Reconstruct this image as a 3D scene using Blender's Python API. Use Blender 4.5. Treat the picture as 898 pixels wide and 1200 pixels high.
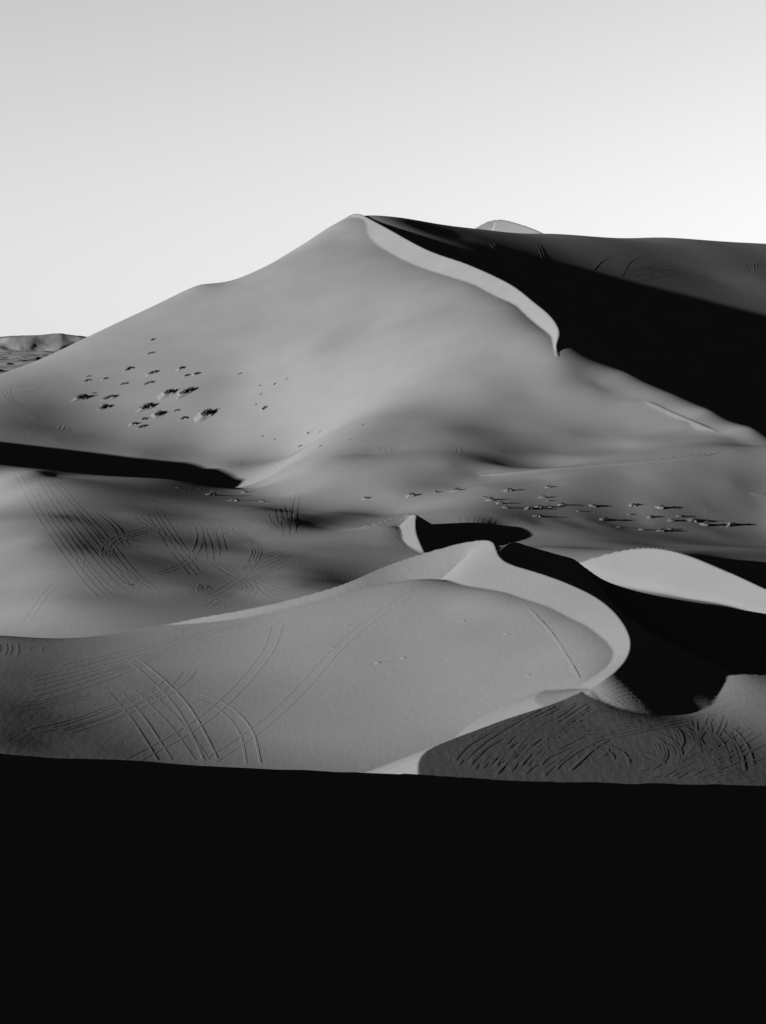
import bpy, math, random
import numpy as np

# ---------------------------------------------------------------- camera, sky, sun, exposure
for o in list(bpy.data.objects):
    bpy.data.objects.remove(o)
scene = bpy.context.scene
col = scene.collection
cam_d = bpy.data.cameras.new('camera')
cam = bpy.data.objects.new('camera', cam_d)
col.objects.link(cam)
cam.location = (0, 0, 0)
cam.rotation_euler = (math.radians(90), 0, 0)
cam_d.sensor_fit = 'HORIZONTAL'
cam_d.sensor_width = 36.0
cam_d.lens = 36.0 * 2112.0 / 898.0
cam_d.shift_y = -200.0 / 898.0
cam_d.clip_start = 0.5
cam_d.clip_end = 60000
scene.camera = cam

SUN_AZ, SUN_EL = math.radians(25.0), math.radians(8.5)   # sun stands to the left, a little behind the viewer
world = bpy.data.worlds.new('World')
scene.world = world
world.use_nodes = True
wn = world.node_tree
bg = wn.nodes['Background']
sky = wn.nodes.new('ShaderNodeTexSky')
sky.sky_type = 'NISHITA'
sky.sun_disc = False
sky.dust_density = 0.0
sky.sun_elevation = SUN_EL
sky.sun_rotation = math.radians(270 - 25.0)
# black-and-white response: the sky seen in grey
grey = wn.nodes.new('ShaderNodeVectorMath'); grey.operation = 'DOT_PRODUCT'
grey.inputs[1].default_value = (.40, .0, .60)
wn.links.new(sky.outputs[0], grey.inputs[0])
wn.links.new(grey.outputs['Value'], bg.inputs[0])
bg.inputs[1].default_value = 0.0049
sun_d = bpy.data.lights.new('sun', 'SUN')
sun_d.energy = 5.0
sun_d.angle = math.radians(0.5)
sun_d.color = (1, 1, 1)
sun = bpy.data.objects.new('sun', sun_d)
col.objects.link(sun)
sun.location = (-200, -100, 120)
sun.rotation_euler = (math.radians(90) - SUN_EL, 0, math.radians(-90 + 25.0))
vs = scene.view_settings
vs.view_transform = 'Standard'
vs.look = 'None'
vs.gamma = 1.0
vs.use_curve_mapping = False
vs.exposure = 5.5
scene.cycles.max_bounces = 6
scene.cycles.use_denoising = True
# ---------------------------------------------------------------- terrain maths
FPX, CX, HR = 2112.0, 449.0, 400.0          # focal length in photo pixels, centre column, horizon row
SD = np.array([math.cos(SUN_AZ), math.sin(SUN_AZ)])      # ground direction the light travels in

def P(px, py, Y):
    """world point on the line of sight of a photo pixel, at depth Y"""
    return ((px - CX) / FPX * Y, Y, (HR - py) / FPX * Y)

def on_plane(anchor, zx, zy, pix):
    """points where lines of sight meet a tilted plane through anchor"""
    ax, ay, az = anchor
    out = []
    for px, py in pix:
        a, b = (px - CX) / FPX, (HR - py) / FPX
        Y = (az - zx * ax - zy * ay) / (b - zx * a - zy)
        out.append((a * Y, Y, b * Y))
    return out

TIGHT, SOFT = 1.5e-3, 1.2
class Sheet:
    """smooth thin-plate surface through scattered points; steep = (x, y, slope along the light's travel)"""
    def __init__(self, pts, smooth=0.0, steep=(), loose=0.0):
        p = np.array(pts, float)
        self.s = 100.0
        lam = list(p[:, 3]) if p.shape[1] > 3 else [smooth] * len(p)
        ctr = [(x, y, 1.0, i) for i, (x, y) in enumerate(p[:, :2] / self.s)]
        n = len(p)
        for j, (x, y, d) in enumerate(steep):
            e = .018 * y / self.s
            x, y = x / self.s, y / self.s
            ctr += [(x + e * SD[0], y + e * SD[1], .5 / e, n + j), (x - e * SD[0], y - e * SD[1], -.5 / e, n + j)]
        ctr = np.array(ctr)
        m = n + len(steep)
        C = np.zeros((m, len(ctr)))
        C[ctr[:, 3].astype(int), np.arange(len(ctr))] = ctr[:, 2]
        K = self.k(((ctr[:, None, :2] - ctr[None, :, :2]) ** 2).sum(-1))
        A = np.zeros((m + 3, m + 3))
        A[:m, :m] = C @ K @ C.T + np.diag(lam + [loose] * len(steep))
        A[:m, m] = C.sum(1)
        A[:m, m + 1:] = C @ ctr[:, :2]
        A[m:, :m] = A[:m, m:].T
        c = np.linalg.solve(A, np.concatenate([p[:, 2], [d * self.s for x, y, d in steep], np.zeros(3)]))
        self.xy, self.c, self.lin = ctr[:, :2], c[:m] @ C, c[m:]
    @staticmethod
    def k(r2):
        return 0.5 * r2 * np.log(np.maximum(r2, 1e-12))
    def __call__(self, X, Y):
        x, y = np.ravel(X) / self.s, np.ravel(Y) / self.s
        z = self.lin[0] + self.lin[1] * x + self.lin[2] * y
        for (px, py), c in zip(self.xy, self.c):
            z += c * self.k((x - px) ** 2 + (y - py) ** 2)
        return z.reshape(np.shape(X))

def slope_of_tone(t):
    """slope along the light that gives a sunlit grey of t / 255"""
    v = t / 255.0
    lin = ((v + .055) / 1.055) ** 2.4 if v > .04 else v / 12.92
    lin = max(lin - .0045, .002)
    return (lin / .65 * 1.05 - math.sin(SUN_EL)) / math.cos(SUN_EL)

def spline(pts, step=1.0, smooth=8):
    """Catmull-Rom resampling of a 3-D polyline"""
    p = np.array(pts, float)
    p = np.vstack([2 * p[0] - p[1], p, 2 * p[-1] - p[-2]])
    out = []
    for i in range(1, len(p) - 2):
        n = max(2, int(np.linalg.norm(p[i + 1] - p[i]) / step))
        t = np.linspace(0, 1, n, endpoint=False)[:, None]
        out.append(0.5 * (2 * p[i] + (p[i + 1] - p[i - 1]) * t
                          + (2 * p[i - 1] - 5 * p[i] + 4 * p[i + 1] - p[i + 2]) * t ** 2
                          + (3 * p[i] - p[i - 1] - 3 * p[i + 1] + p[i + 2]) * t ** 3))
    out.append(p[-2][None])
    q = np.vstack(out)
    for _ in range(smooth):
        q[1:-1] = .25 * q[:-2] + .5 * q[1:-1] + .25 * q[2:]
    return q

def nearest(X, Y, line, reach, blur=0.0):
    """distance to a polyline in plan, its height there, which side (+ left of travel), and the arc position"""
    a, b = line[:-1], line[1:]
    lo, hi = line[:, :2].min(0) - reach, line[:, :2].max(0) + reach
    m = (X > lo[0]) & (X < hi[0]) & (Y > lo[1]) & (Y < hi[1])
    x, y = X[m], Y[m]
    d = np.full(x.shape, 1e9); h = np.zeros(x.shape); sd = np.zeros(x.shape); s_at = np.zeros(x.shape)
    s = 0.0
    for (p, q) in zip(a, b):
        vx, vy = q[0] - p[0], q[1] - p[1]
        L2 = vx * vx + vy * vy + 1e-9
        t = np.clip(((x - p[0]) * vx + (y - p[1]) * vy) / L2, 0, 1)
        ex, ey = x - p[0] - t * vx, y - p[1] - t * vy
        dd = np.hypot(ex, ey)
        w = dd < d
        d[w] = dd[w]; h[w] = (p[2] + t * (q[2] - p[2]))[w]
        sd[w] = (vx * ey - vy * ex)[w]; s_at[w] = (s + t * math.sqrt(L2))[w]
        s += math.sqrt(L2)
    if blur > 0:                      # average the crest height over the near stretch, so faces do not pleat
        hw = np.zeros(x.shape); ww = np.zeros(x.shape)
        for (p, q) in zip(a, b):
            c = .5 * (p + q)
            w = np.exp(-np.maximum(np.hypot(x - c[0], y - c[1]) - d, 0) / blur) * math.hypot(q[0] - p[0], q[1] - p[1])
            hw += w * c[2]; ww += w
        f = np.clip(d / (2 * blur), 0, 1)
        h = np.where(ww > 1e-9, f * hw / np.maximum(ww, 1e-9) + (1 - f) * h, h)
    return m, d, h, sd, s_at

def vnoise(x, y, seed=0):
    """value noise, about -1..1"""
    xi, yi = np.floor(x).astype(np.int64), np.floor(y).astype(np.int64)
    fx, fy = x - xi, y - yi
    fx, fy = fx * fx * (3 - 2 * fx), fy * fy * (3 - 2 * fy)
    def hsh(a, b):
        h = (a * 374761393 + b * 668265263 + seed * 1442695041) & 0xFFFFFFFF
        h = ((h ^ (h >> 13)) * 1274126177) & 0xFFFFFFFF
        return ((h ^ (h >> 16)) & 0xFFFF) / 32767.5 - 1
    return ((hsh(xi, yi) * (1 - fx) + hsh(xi + 1, yi) * fx) * (1 - fy)
            + (hsh(xi, yi + 1) * (1 - fx) + hsh(xi + 1, yi + 1) * fx) * fy)

TENTS = []
STREAKS = {'near': (.006, 1.3), 'great': (.07, .45), 'slump': (.06, .5)}
def tent(name, pts, kl, kr, reach=45, round_r=0.0, width=99.0, blur=0.0):
    """a crest line with slip faces falling from it: kl / kr = slope to the left / right of travel; round_r = radius of a rounded left side"""
    TENTS.append((name, spline(pts, .5, 40) if name == 'near' else spline(pts), kl, kr, reach, round_r, width, blur))

def crest(plane, pts):
    """crest points (column, row, metres above the plane) on their lines of sight"""
    (ax, ay, az), zx, zy = plane
    return [on_plane((ax, ay, az + h), zx, zy, [(px, py)])[0] for px, py, h in pts]

def soft(pts, lam=SOFT):
    """guide points that the surface may leave a little"""
    return [(x, y, z, lam) for x, y, z in pts]

def brow(plane, pix, drops=((28, 5), (75, 34))):
    """points just under a skyline on a plane, and points falling away behind it"""
    out = []
    for x, y, z in on_plane(*plane, pix):
        out.append((x, y, z))
        out += [(x - .25 * d, y + d, z - f) for d, f in drops]
    return out

# --- the near dune: a broad face tilted up to the right
N_ = (P(400, 890, 190), .20, .17)
near = soft(on_plane(*N_, [(250, 820), (300, 730), (300, 760), (300, 800), (300, 850), (400, 702), (400, 740), (400, 790), (400, 840),
     (400, 890), (480, 690), (500, 720), (500, 770), (500, 820), (500, 870), (560, 700), (600, 715), (600, 760), (600, 800), (600, 835),
     (660, 740), (660, 780), (690, 800), (700, 770), (450, 900), (350, 900)]))
N2_ = (on_plane(*N_, [(250, 820)])[0], -.02, .09)
near += soft(on_plane(*N2_, [(0, 780), (0, 830), (0, 880), (100, 765), (100, 800), (100, 850), (100, 890), (200, 750), (180, 780), (180, 830),
     (-100, 800), (-100, 880), (250, 880)]))
body = list(near)
body += on_plane(*N_, [(300, 727), (350, 713), (400, 699), (450, 688), (490, 678), (520, 686), (560, 691), (600, 704), (640, 717), (680, 735), (700, 751), (711, 768), (704, 788), (690, 800)])
body += brow(N2_, [(-60, 752), (0, 749), (60, 753), (120, 750), (170, 740)], ((6, .4), (14, 2.5), (35, 9)))

# --- the great dune
G_ = (P(415, 252, 850), .27, .40)
body += soft(on_plane(*G_, [(415, 262), (330, 310), (400, 320), (300, 350), (240, 345), (200, 380), (150, 390), (300, 420), (400, 380),
     (480, 340), (500, 400), (560, 380), (150, 460)]), 2.0)
GB_ = (on_plane(*G_, [(400, 455)])[0], .08, .15)
body += soft(on_plane(*GB_, [(340, 520), (370, 490), (400, 545), (450, 520), (480, 487), (420, 480), (330, 570), (365, 558), (520, 470)]), .2)
body += brow(G_, [(-160, 490), (-80, 460), (0, 438), (40, 424), (90, 401), (150, 373), (200, 350), (235, 333), (265, 333), (300, 318), (330, 303), (370, 279), (400, 259)])
body += on_plane(*G_, [(400, 280), (425, 292), (460, 308), (500, 322), (550, 336), (600, 358)]) + soft(on_plane(*G_, [(632, 386), (644, 404), (653, 416)]), .01)
GL_ = (on_plane(*G_, [(150, 490)])[0], -.03, .18)
body += soft(on_plane(*GL_, [(0, 490), (70, 505), (100, 525), (-80, 515), (150, 535)]))
body += [P(200, 550, 632), P(280, 563, 612), ]
# right-hand side of the spur, a shallow bowl under the big face
SP_ = (on_plane(*GB_, [(500, 500)])[0], -.12, .15)
body += soft(on_plane(*SP_, [(560, 525), (575, 538), (530, 535)]), .3)
GR_ = (P(590, 546, 535), -.01, .09)
body += soft(on_plane(*GR_, [(640, 525), (700, 530), (620, 535), (660, 540), (760, 525), (820, 525), (590, 546)]), .3)
RIDGE = [P(667, 431, 632), P(700, 449, 625), P(735, 465, 613), P(760, 471, 606), P(790, 485, 594), P(830, 502, 573), P(880, 522, 549)]
LIP = [P(680, 412, 648), P(705, 424, 644), P(735, 437, 634), P(760, 449, 627), P(790, 462, 614), P(830, 480, 593), P(880, 501, 566), P(930, 520, 544)]
RIDGE_LINE = spline(RIDGE, 7.0, 0)
body += soft([tuple(q) for q in RIDGE_LINE], 5e-4) + soft([(x + .85 * d, y + .53 * d, z - f) for x, y, z in LIP for d, f in ((0, 0), (8, 2), (22, 9), (45, 20))], .002)
# ridge line under the face and the plain with shrubs in front of it
R2 = [P(1040, 520, 545), P(960, 524, 538), P(898, 526, 535), P(860, 527, 533), P(800, 535, 526), P(700, 545, 521), P(640, 550, 520), P(600, 554, 520), P(560, 556, 522)]
body += [(x, y, z - .12) for x, y, z in R2]
B_ = (P(700, 545, 520), -.02, .08)
body += soft(on_plane(*B_, [(430, 583), (500, 570), (560, 575), (640, 570), (640, 595), (560, 595), (720, 570), (720, 595), (800, 560), (800, 595),
     (870, 560), (870, 600), (490, 590), (430, 565), (960, 560), (960, 610)]))
BR_ = (on_plane(*B_, [(700, 605)])[0], -.12, .05)
body += soft(on_plane(*BR_, [(760, 630), (800, 650), (860, 640), (898, 680), (960, 680), (700, 650), (898, 640)]))
PT_ = (P(640, 603, 450), -.20, .25)
body += soft(on_plane(*PT_, [(640, 605), (680, 607), (640, 625), (680, 630), (640, 645)]))
body += [P(530, 640, 446), P(520, 620, 452), P(565, 640, 438), P(560, 620, 452)]
# mid dune with its own crest, and the hollow behind it
M_ = (P(467, 605, 452), .02, .14)
body += soft(on_plane(*M_, [(440, 625), (400, 640), (400, 660), (460, 645), (480, 640), (350, 690), (420, 680), (350, 650), (300, 690)]))
body += on_plane(*M_, [(300, 633), (350, 633), (400, 628), (440, 621), (462, 616), (474, 622), (480, 640)])
body += soft([P(400, 611, 476), P(350, 613, 482), P(330, 596, 520), P(425, 600, 482)], .05)
D2_ = (P(760, 641, 375), .45, .30)
for x, y, z in on_plane(*D2_, [(780, 644), (815, 653), (850, 668), (898, 690), (950, 711)]):
    body += [(x + 3, y + 8, z - 1.9), (x + 8, y + 20, z - 2.8)]
body += [(x, y, z - 1.2) for x, y, z in on_plane(*D2_, [(700, 665), (765, 682), (811, 692), (898, 713), (960, 729)])]
body += [(x, y, z - 2.5) for x, y, z in on_plane(*D2_, [(740, 660), (800, 670), (850, 685)])]
# left bowl, its plateau and the rounded ridge at the left edge
L_ = (P(250, 700, 380), -.08, .03)
body += soft(on_plane(*L_, [(100, 605), (150, 605), (200, 620), (150, 650), (250, 640), (250, 605), (200, 680)]))
LR_ = (on_plane(*L_, [(15, 610)])[0], .15, .11)
body += [P(0, 549, 546), P(8, 557, 534), P(14, 567, 518), P(-40, 543, 548), P(28, 562, 522), P(34, 576, 500), P(40, 592, 474), P(65, 559, 533), P(130, 558, 548), P(200, 562, 550), P(250, 569, 550), P(300, 573, 552)]
body += soft(on_plane(*LR_, [(0, 650), (0, 600), (0, 740), (50, 740), (-60, 640), (-60, 700), (20, 690)]))
body += [(-75, 602, -50), (-50, 590, -51), (-120, 612, -48)]
# the hollow right of the near dune and the back hill
body += [(45, 235, -46), (60, 225, -46.5), (35, 262, -45), (50, 280, -46), (75, 250, -47), (60, 325, -49), (72, 310, -49.5), (45, 330, -46.5), (30, 325, -46), (0, 300, -47),
         (-30, 300, -50), (25, 186, -44), (38, 186, -45.5), (50, 172, -48), (30, 165, -47), (18, 170, -45), (8, 155, -47), (75, 200, -47), (95, 335, -50), (-70, 320, -55), (110, 260, -49), (60, 200, -46)]
K_ = (P(560, 268, 905), -.22, .27)
body += soft(on_plane(*K_, [(898, 310), (898, 340), (898, 382), (898, 450), (898, 500), (800, 300), (800, 350), (800, 400), (700, 300), (700, 340), (700, 380),
     (640, 290), (600, 290), (960, 340), (960, 450), (1010, 400), (800, 450), (760, 420), (640, 330), (560, 285)]))
for px_, py_, Y_ in [(445, 253, 868), (500, 261, 888), (555, 268, 905), (640, 274, 945), (720, 280, 990), (760, 279, 1015), (800, 283, 1040), (898, 290, 1095), (990, 300, 1150)]:
    x, y, z = P(px_, py_, Y_)
    body += [(x, y, z), (x - 12, y + 28, z - 6), (x - 35, y + 75, z - 34)]
body += [(-100, 1000, -30), (-250, 900, -45), (100, 1250, -40), (-120, 1150, -45), (320, 1350, -40),
         (260, 700, -45), (260, 500, -50), (200, 400, -52), (350, 900, -10), (-200, 1250, -45), (-260, 600, -46), (-230, 450, -50), (-180, 330, -52),
         (-150, 230, -50), (160, 150, -48), (-120, 130, -50), (0, 120, -48), (80, 130, -46)]
body = [q if len(q) == 4 else (*q, TIGHT) for q in body]
BODY = Sheet(body)
TONES = [
    (10, 640, 146), (5, 585, 163), (40, 700, 136), (60, 735, 132), (50, 605, 86), (100, 605, 61), (100, 645, 65), (150, 620, 56), (200, 605, 58), (150, 660, 66), (200, 660, 61), (120, 700, 92),
    (200, 715, 92), (160, 735, 108), (250, 640, 58), (260, 690, 71), (300, 680, 91), (335, 690, 93), (400, 642, 84), (435, 640, 95), (430, 660, 82), (470, 640, 80), (330, 650, 71), (150, 566, 64),
    (250, 585, 60), (30, 500, 71), (100, 515, 84), (200, 530, 95), (300, 545, 105), (30, 475, 91), (80, 480, 99), (50, 450, 119), (150, 440, 143), (150, 400, 150), (250, 380, 158), (300, 330, 160),
    (400, 330, 156), (250, 450, 140), (400, 400, 154), (500, 370, 148), (600, 440, 140), (400, 535, 114), (430, 530, 106), (440, 510, 121), (480, 485, 121), (530, 502, 95), (560, 505, 82), (560, 530, 64),
    (590, 542, 48), (560, 542, 54), (620, 545, 57), (620, 530, 73), (660, 510, 104), (700, 505, 108), (700, 530, 97), (500, 572, 93), (600, 568, 93), (700, 562, 95), (800, 552, 102), (850, 560, 99),
    (890, 565, 86), (600, 590, 86), (700, 592, 78), (800, 592, 82), (860, 592, 80), (650, 618, 48), (700, 622, 48), (750, 622, 54), (800, 632, 55), (870, 625, 67), (885, 660, 62), (20, 790, 64),
    (60, 775, 76), (20, 830, 48), (20, 870, 40), (100, 800, 81), (100, 850, 62), (150, 880, 60), (200, 800, 99), (200, 850, 89), (250, 870, 89), (300, 800, 119), (300, 850, 113), (380, 800, 130),
    (380, 880, 117), (430, 840, 128), (430, 760, 132), (500, 760, 141), (550, 790, 144), (600, 750, 141), (550, 840, 143), (460, 875, 128), (650, 765, 145), (640, 800, 148), (640, 425, 138), (660, 450, 132),
    (780, 510, 108), (620, 400, 147), (600, 395, 140), (600, 480, 117), (800, 310, 60), (870, 330, 76), (700, 305, 54), (640, 290, 46), (860, 310, 67), (480, 264, 24), (520, 272, 28), (570, 280, 34),
    (20, 680, 145), (30, 640, 126), (350, 617, 24), (385, 607, 46), (430, 603, 64), (340, 600, 50), (385, 682, 40), (405, 675, 58), (360, 672, 72), (312, 672, 98), (3, 562, 164), (690, 432, 90),
    (730, 450, 80), (775, 463, 70), (830, 488, 70), (875, 508, 66), (690, 760, 133), (700, 776, 135), (670, 737, 128), (620, 714, 132), (560, 702, 137), (560, 620, 16), (600, 615, 42), (620, 611, 46),
    (680, 613, 50), (720, 613, 52), (680, 640, 44), (740, 640, 50), (800, 613, 60), (370, 612, 28), (410, 603, 52), (20, 720, 150), (60, 700, 126), (85, 742, 126), (130, 640, 54), (70, 640, 80),
    (310, 692, 112), (335, 698, 110), (285, 702, 98), (25, 610, 120)]

def sight(px, py, surf, y0=150.0, y1=1250.0, n=1500):
    """first meeting of lines of sight with a surface"""
    px, py = np.asarray(px, float), np.asarray(py, float)
    Yr = np.geomspace(y0, y1, n)[:, None]
    a, b = (px - CX) / FPX, (HR - py) / FPX
    gap = surf(a * Yr, np.broadcast_to(Yr, (n, len(px))).copy()) - b * Yr
    hit = np.argmax(gap > 0, axis=0)
    i = np.maximum(hit, 1); j = np.arange(len(px))
    g0, g1 = gap[i - 1, j], gap[i, j]
    f = np.clip(g0 / (g0 - g1 + 1e-12), 0, 1)
    Y = Yr[i - 1, 0] * (1 - f) + Yr[i, 0] * f
    return a * Y, Y, hit > 0

# --- crests
NEAR_CREST = crest(N_, [(190, 733, -0.6), (240, 722, 0.0), (300, 712, 0.14), (400, 686, 0.22), (450, 664, 0.29), (500, 647, 0.36), (550, 634, 0.5),
     (577, 631, 0.61), (582, 648, 0.61), (594, 660, 0.57), (622, 668, 0.57), (660, 681, 0.54), (700, 700, 0.54), (725, 722, 0.5), (738, 744, 0.46),
     (740, 760, 0.39), (731, 778, 0.32), (714, 793, 1.0), (692, 807, .45)])
tent('near', NEAR_CREST, .62, .39, reach=32, blur=3.0)
tent('near_back', [NEAR_CREST[8]] + [P(a_, b_, NEAR_CREST[8][1] + c_) for a_, b_, c_ in ((600, 635, 8), (620, 640, 18), (655, 650, 32), (678, 657, 40), (698, 676, 38), (730, 688, 35), (765, 697, 31), (830, 708, 24), (898, 719, 18), (980, 734, 10))], .5, .7)
GREAT_CREST = crest(G_, [(412, 251, 0.09), (421, 250, 0.3), (450, 265, 0.53), (500, 292, 0.62), (550, 310, 0.57), (597, 332, 0.53), (625, 353, 0.53), (645, 370, 0.48), (655, 387, 0.32),
     (652, 402, 0.22), (653, 415, -0.15)])
tent('great', GREAT_CREST, .6, .62, reach=60, blur=2.0)
SLUMP = [GREAT_CREST[-1]] + RIDGE
tent('slump', [(x, y, z + h) for (x, y, z), h in zip(RIDGE[2:], (-.8, .2, .3, .3, -.6))], .15, .40, reach=25)
MID_CREST = crest(M_, [(385, 624, -1.2), (433, 615, 0.15), (467, 605, 0.9), (487, 601, 1.5), (487, 610, 1.5), (488, 625, 1.2), (497, 647, 0.6)])
tent('mid', MID_CREST, .55, .42, blur=2)
tent('ridge', [(x, y, z + h) for (x, y, z), h in zip(R2[3:], (-.3, .2, .3, .3, .3, 0))], .45, .5, reach=12, blur=2)
tent('peak', [P(545, 275, 1130), P(570, 260, 1140), P(588, 257, 1140), P(620, 266, 1110), P(645, 277, 1080)], .5, .5, reach=90)
QC = [(-225, 700, -35), (-205, 655, -29), (-185, 600, -25), (-180, 560, -24), (-179, 540, -29), (-178, 525, -48)]
tent('unseen_dune', QC, .45, .45, reach=70)  # out-of-view dune, added to throw shadow across the great dune's foot

# --- facets: tilted planes inside an outline, falling away outside it
FACETS = []
def facet(name, plane, pix, k):
    pl = on_plane(*plane, pix + pix[:1])
    (ax, ay, az), zx, zy = plane
    surf = lambda x, y: az + zx * (x - ax) + zy * (y - ay)
    rim = spline(pl, 1.5, 2)
    rim[:, 2] = surf(rim[:, 0], rim[:, 1])
    FACETS.append((name, surf, rim, k))
facet('lit_dune', D2_, [(683, 657), (720, 646), (760, 641), (800, 648), (850, 668), (898, 690), (960, 715), (1040, 745), (1040, 756), (960, 729), (898, 713), (811, 692), (765, 682), (720, 671)], .6)
T_ = (on_plane(*N_, [(690, 808)])[0], -.18, .20)
T_RIM = on_plane(*T_, [(692, 808), (660, 820), (640, 828), (600, 840), (560, 855), (520, 870), (490, 886)])
T_TOP = [P(a_, b_, T_[0][1] + c_) for a_, b_, c_ in ((1000, 800, 14), (960, 794, 12.5), (898, 791, 10.6), (870, 790, 9.8), (830, 796, 9), (780, 808, 7.8), (735, 814, 6))]
T_FRONT = on_plane(*T_, [(494, 930), (510, 960), (600, 990), (1000, 990)])
HUMP = Sheet(T_TOP + T_RIM + T_FRONT + on_plane(*T_, [(600, 870), (600, 905), (700, 850), (700, 905), (800, 860), (800, 910), (898, 870), (898, 930), (960, 900), (740, 840), (520, 905)]), 1e-4)
RIM = spline(T_TOP + T_RIM + T_FRONT + T_TOP[:1], 1.5, 3)
RIM[:, 2] = HUMP(RIM[:, 0], RIM[:, 1])
FACETS.append(('hump', HUMP, RIM, .45))

def inside(X, Y, poly):
    r = np.zeros(np.shape(X), bool)
    x0, y0 = poly[-1][0], poly[-1][1]
    for q in poly:
        x1, y1 = q[0], q[1]
        if y0 != y1:
            r ^= ((y0 > Y) != (y1 > Y)) & (X < (x1 - x0) * (Y - y0) / (y1 - y0) + x0)
        x0, y0 = x1, y1
    return r

def height(X, Y):
    """ground height and the index of the dune that owns the spot"""
    off = np.abs(X / np.maximum(Y, 1) * FPX)
    far = np.clip((off - 560) / 240, 0, 1)
    far = np.maximum(far, np.clip((Y - 1180) / 60, 0, 1)); far = np.maximum(far, np.clip((150 - Y) / 40, 0, 1))
    far = far * far * (3 - 2 * far)
    Z = np.full(np.shape(X), -50.0) + 2.0 * vnoise(X / 55, Y / 80, 11)
    n = far < 1
    Z[n] = Z[n] * far[n] + BODY(X[n], Y[n]) * (1 - far[n])
    own = np.zeros(Z.shape, np.int8)
    for i, (name, surf, poly, k) in enumerate(FACETS):
        m, d, h, sd, s = nearest(X, Y, poly, 40)
        if not m.any():
            continue
        x, y = X[m], Y[m]
        z = np.where(inside(x, y, poly), surf(x, y), h - k * d)
        zz = Z[m]; oo = own[m]
        w = z > zz
        zz[w] = z[w]; oo[w] = 100 + i
        Z[m] = zz; own[m] = oo
    for i, (name, line, kl, kr, reach, round_r, width, blur) in enumerate(TENTS):
        m, d, h, sd, s = nearest(X, Y, line, reach, blur)
        if not m.any():
            continue
        k = np.where(sd > 0, kl, kr)
        if name in ('great', 'slump'):                 # the crest runs out: its end falls away fast
            run = np.hypot(*np.diff(line[:, :2], axis=0).T).sum()
            k = k * (1 + 1.2 * np.clip(1 - (run - s) / 14, 0, 1))
        z = h - k * d - np.where(sd > 0, 0, np.maximum(d - width, 0) * 1.5)
        if name in STREAKS:                            # runnels down the slip face
            am, fr = STREAKS[name]
            z = z + am * (vnoise(s * fr, d * .12, 3) + .6 * vnoise(s * fr * 2.3, d * .2, 4)) * np.clip(d / 1.5, 0, 1) * np.where(sd > 0, 0, 1)
        if round_r:
            z = np.where(sd > 0, h - d * d / (2 * round_r), z)
        zz = Z[m]; oo = own[m]
        w = z > zz
        zz[w] = z[w]; oo[w] = 2 + i
        Z[m] = zz; own[m] = oo
    return Z, own

def fit_tones():
    global BODY
    t = np.array(TONES, float)
    for _ in range(4):
        x, y, ok = sight(t[:, 0], t[:, 1], lambda X, Y: height(X, Y)[0], n=700)
        BODY = Sheet(body, 0, [(x[i], y[i], slope_of_tone(t[i, 2])) for i in range(len(t)) if ok[i]], .5)

fit_tones()
COL_STEP = 1.7
# ---------------------------------------------------------------- materials
def sand_material(name, base, ripple=.14, ripple_scale=1.5, mottling=.12):
    m = bpy.data.materials.new(name)
    m.use_nodes = True
    nt = m.node_tree
    b = nt.nodes['Principled BSDF']
    b.inputs['Roughness'].default_value = 1.0
    b.inputs['Specular IOR Level'].default_value = 0.0
    b.inputs['Diffuse Roughness'].default_value = 0.0
    geo = nt.nodes.new('ShaderNodeNewGeometry')
    n1 = nt.nodes.new('ShaderNodeTexNoise'); n1.inputs['Scale'].default_value = .06; n1.inputs['Detail'].default_value = 6
    n2 = nt.nodes.new('ShaderNodeTexNoise'); n2.inputs['Scale'].default_value = 3.0; n2.inputs['Detail'].default_value = 3
    nt.links.new(geo.outputs['Position'], n1.inputs['Vector'])
    nt.links.new(geo.outputs['Position'], n2.inputs['Vector'])
    mx = nt.nodes.new('ShaderNodeMath'); mx.operation = 'ADD'
    nt.links.new(n1.outputs[0], mx.inputs[0]); nt.links.new(n2.outputs[0], mx.inputs[1])
    mrg = nt.nodes.new('ShaderNodeMapRange')
    mrg.inputs['From Min'].default_value = .5; mrg.inputs['From Max'].default_value = 1.5
    mrg.inputs['To Min'].default_value = base * (1 - mottling); mrg.inputs['To Max'].default_value = base * (1 + mottling)
    nt.links.new(mx.outputs[0], mrg.inputs['Value'])
    nt.links.new(mrg.outputs[0], b.inputs['Base Color'])
    mp = nt.nodes.new('ShaderNodeMapping'); mp.inputs['Rotation'].default_value = (0, 0, math.radians(25)); mp.inputs['Scale'].default_value = (1, .35, 1)
    nt.links.new(geo.outputs['Position'], mp.inputs['Vector'])
    n3 = nt.nodes.new('ShaderNodeTexNoise'); n3.inputs['Scale'].default_value = ripple_scale; n3.inputs['Detail'].default_value = 4
    nt.links.new(mp.outputs[0], n3.inputs['Vector'])
    bp = nt.nodes.new('ShaderNodeBump'); bp.inputs['Strength'].default_value = ripple; bp.inputs['Distance'].default_value = .12
    nt.links.new(n3.outputs[0], bp.inputs['Height'])
    nt.links.new(bp.outputs[0], b.inputs['Normal'])
    return m
SAND = sand_material('dune_sand', .009)

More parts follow.
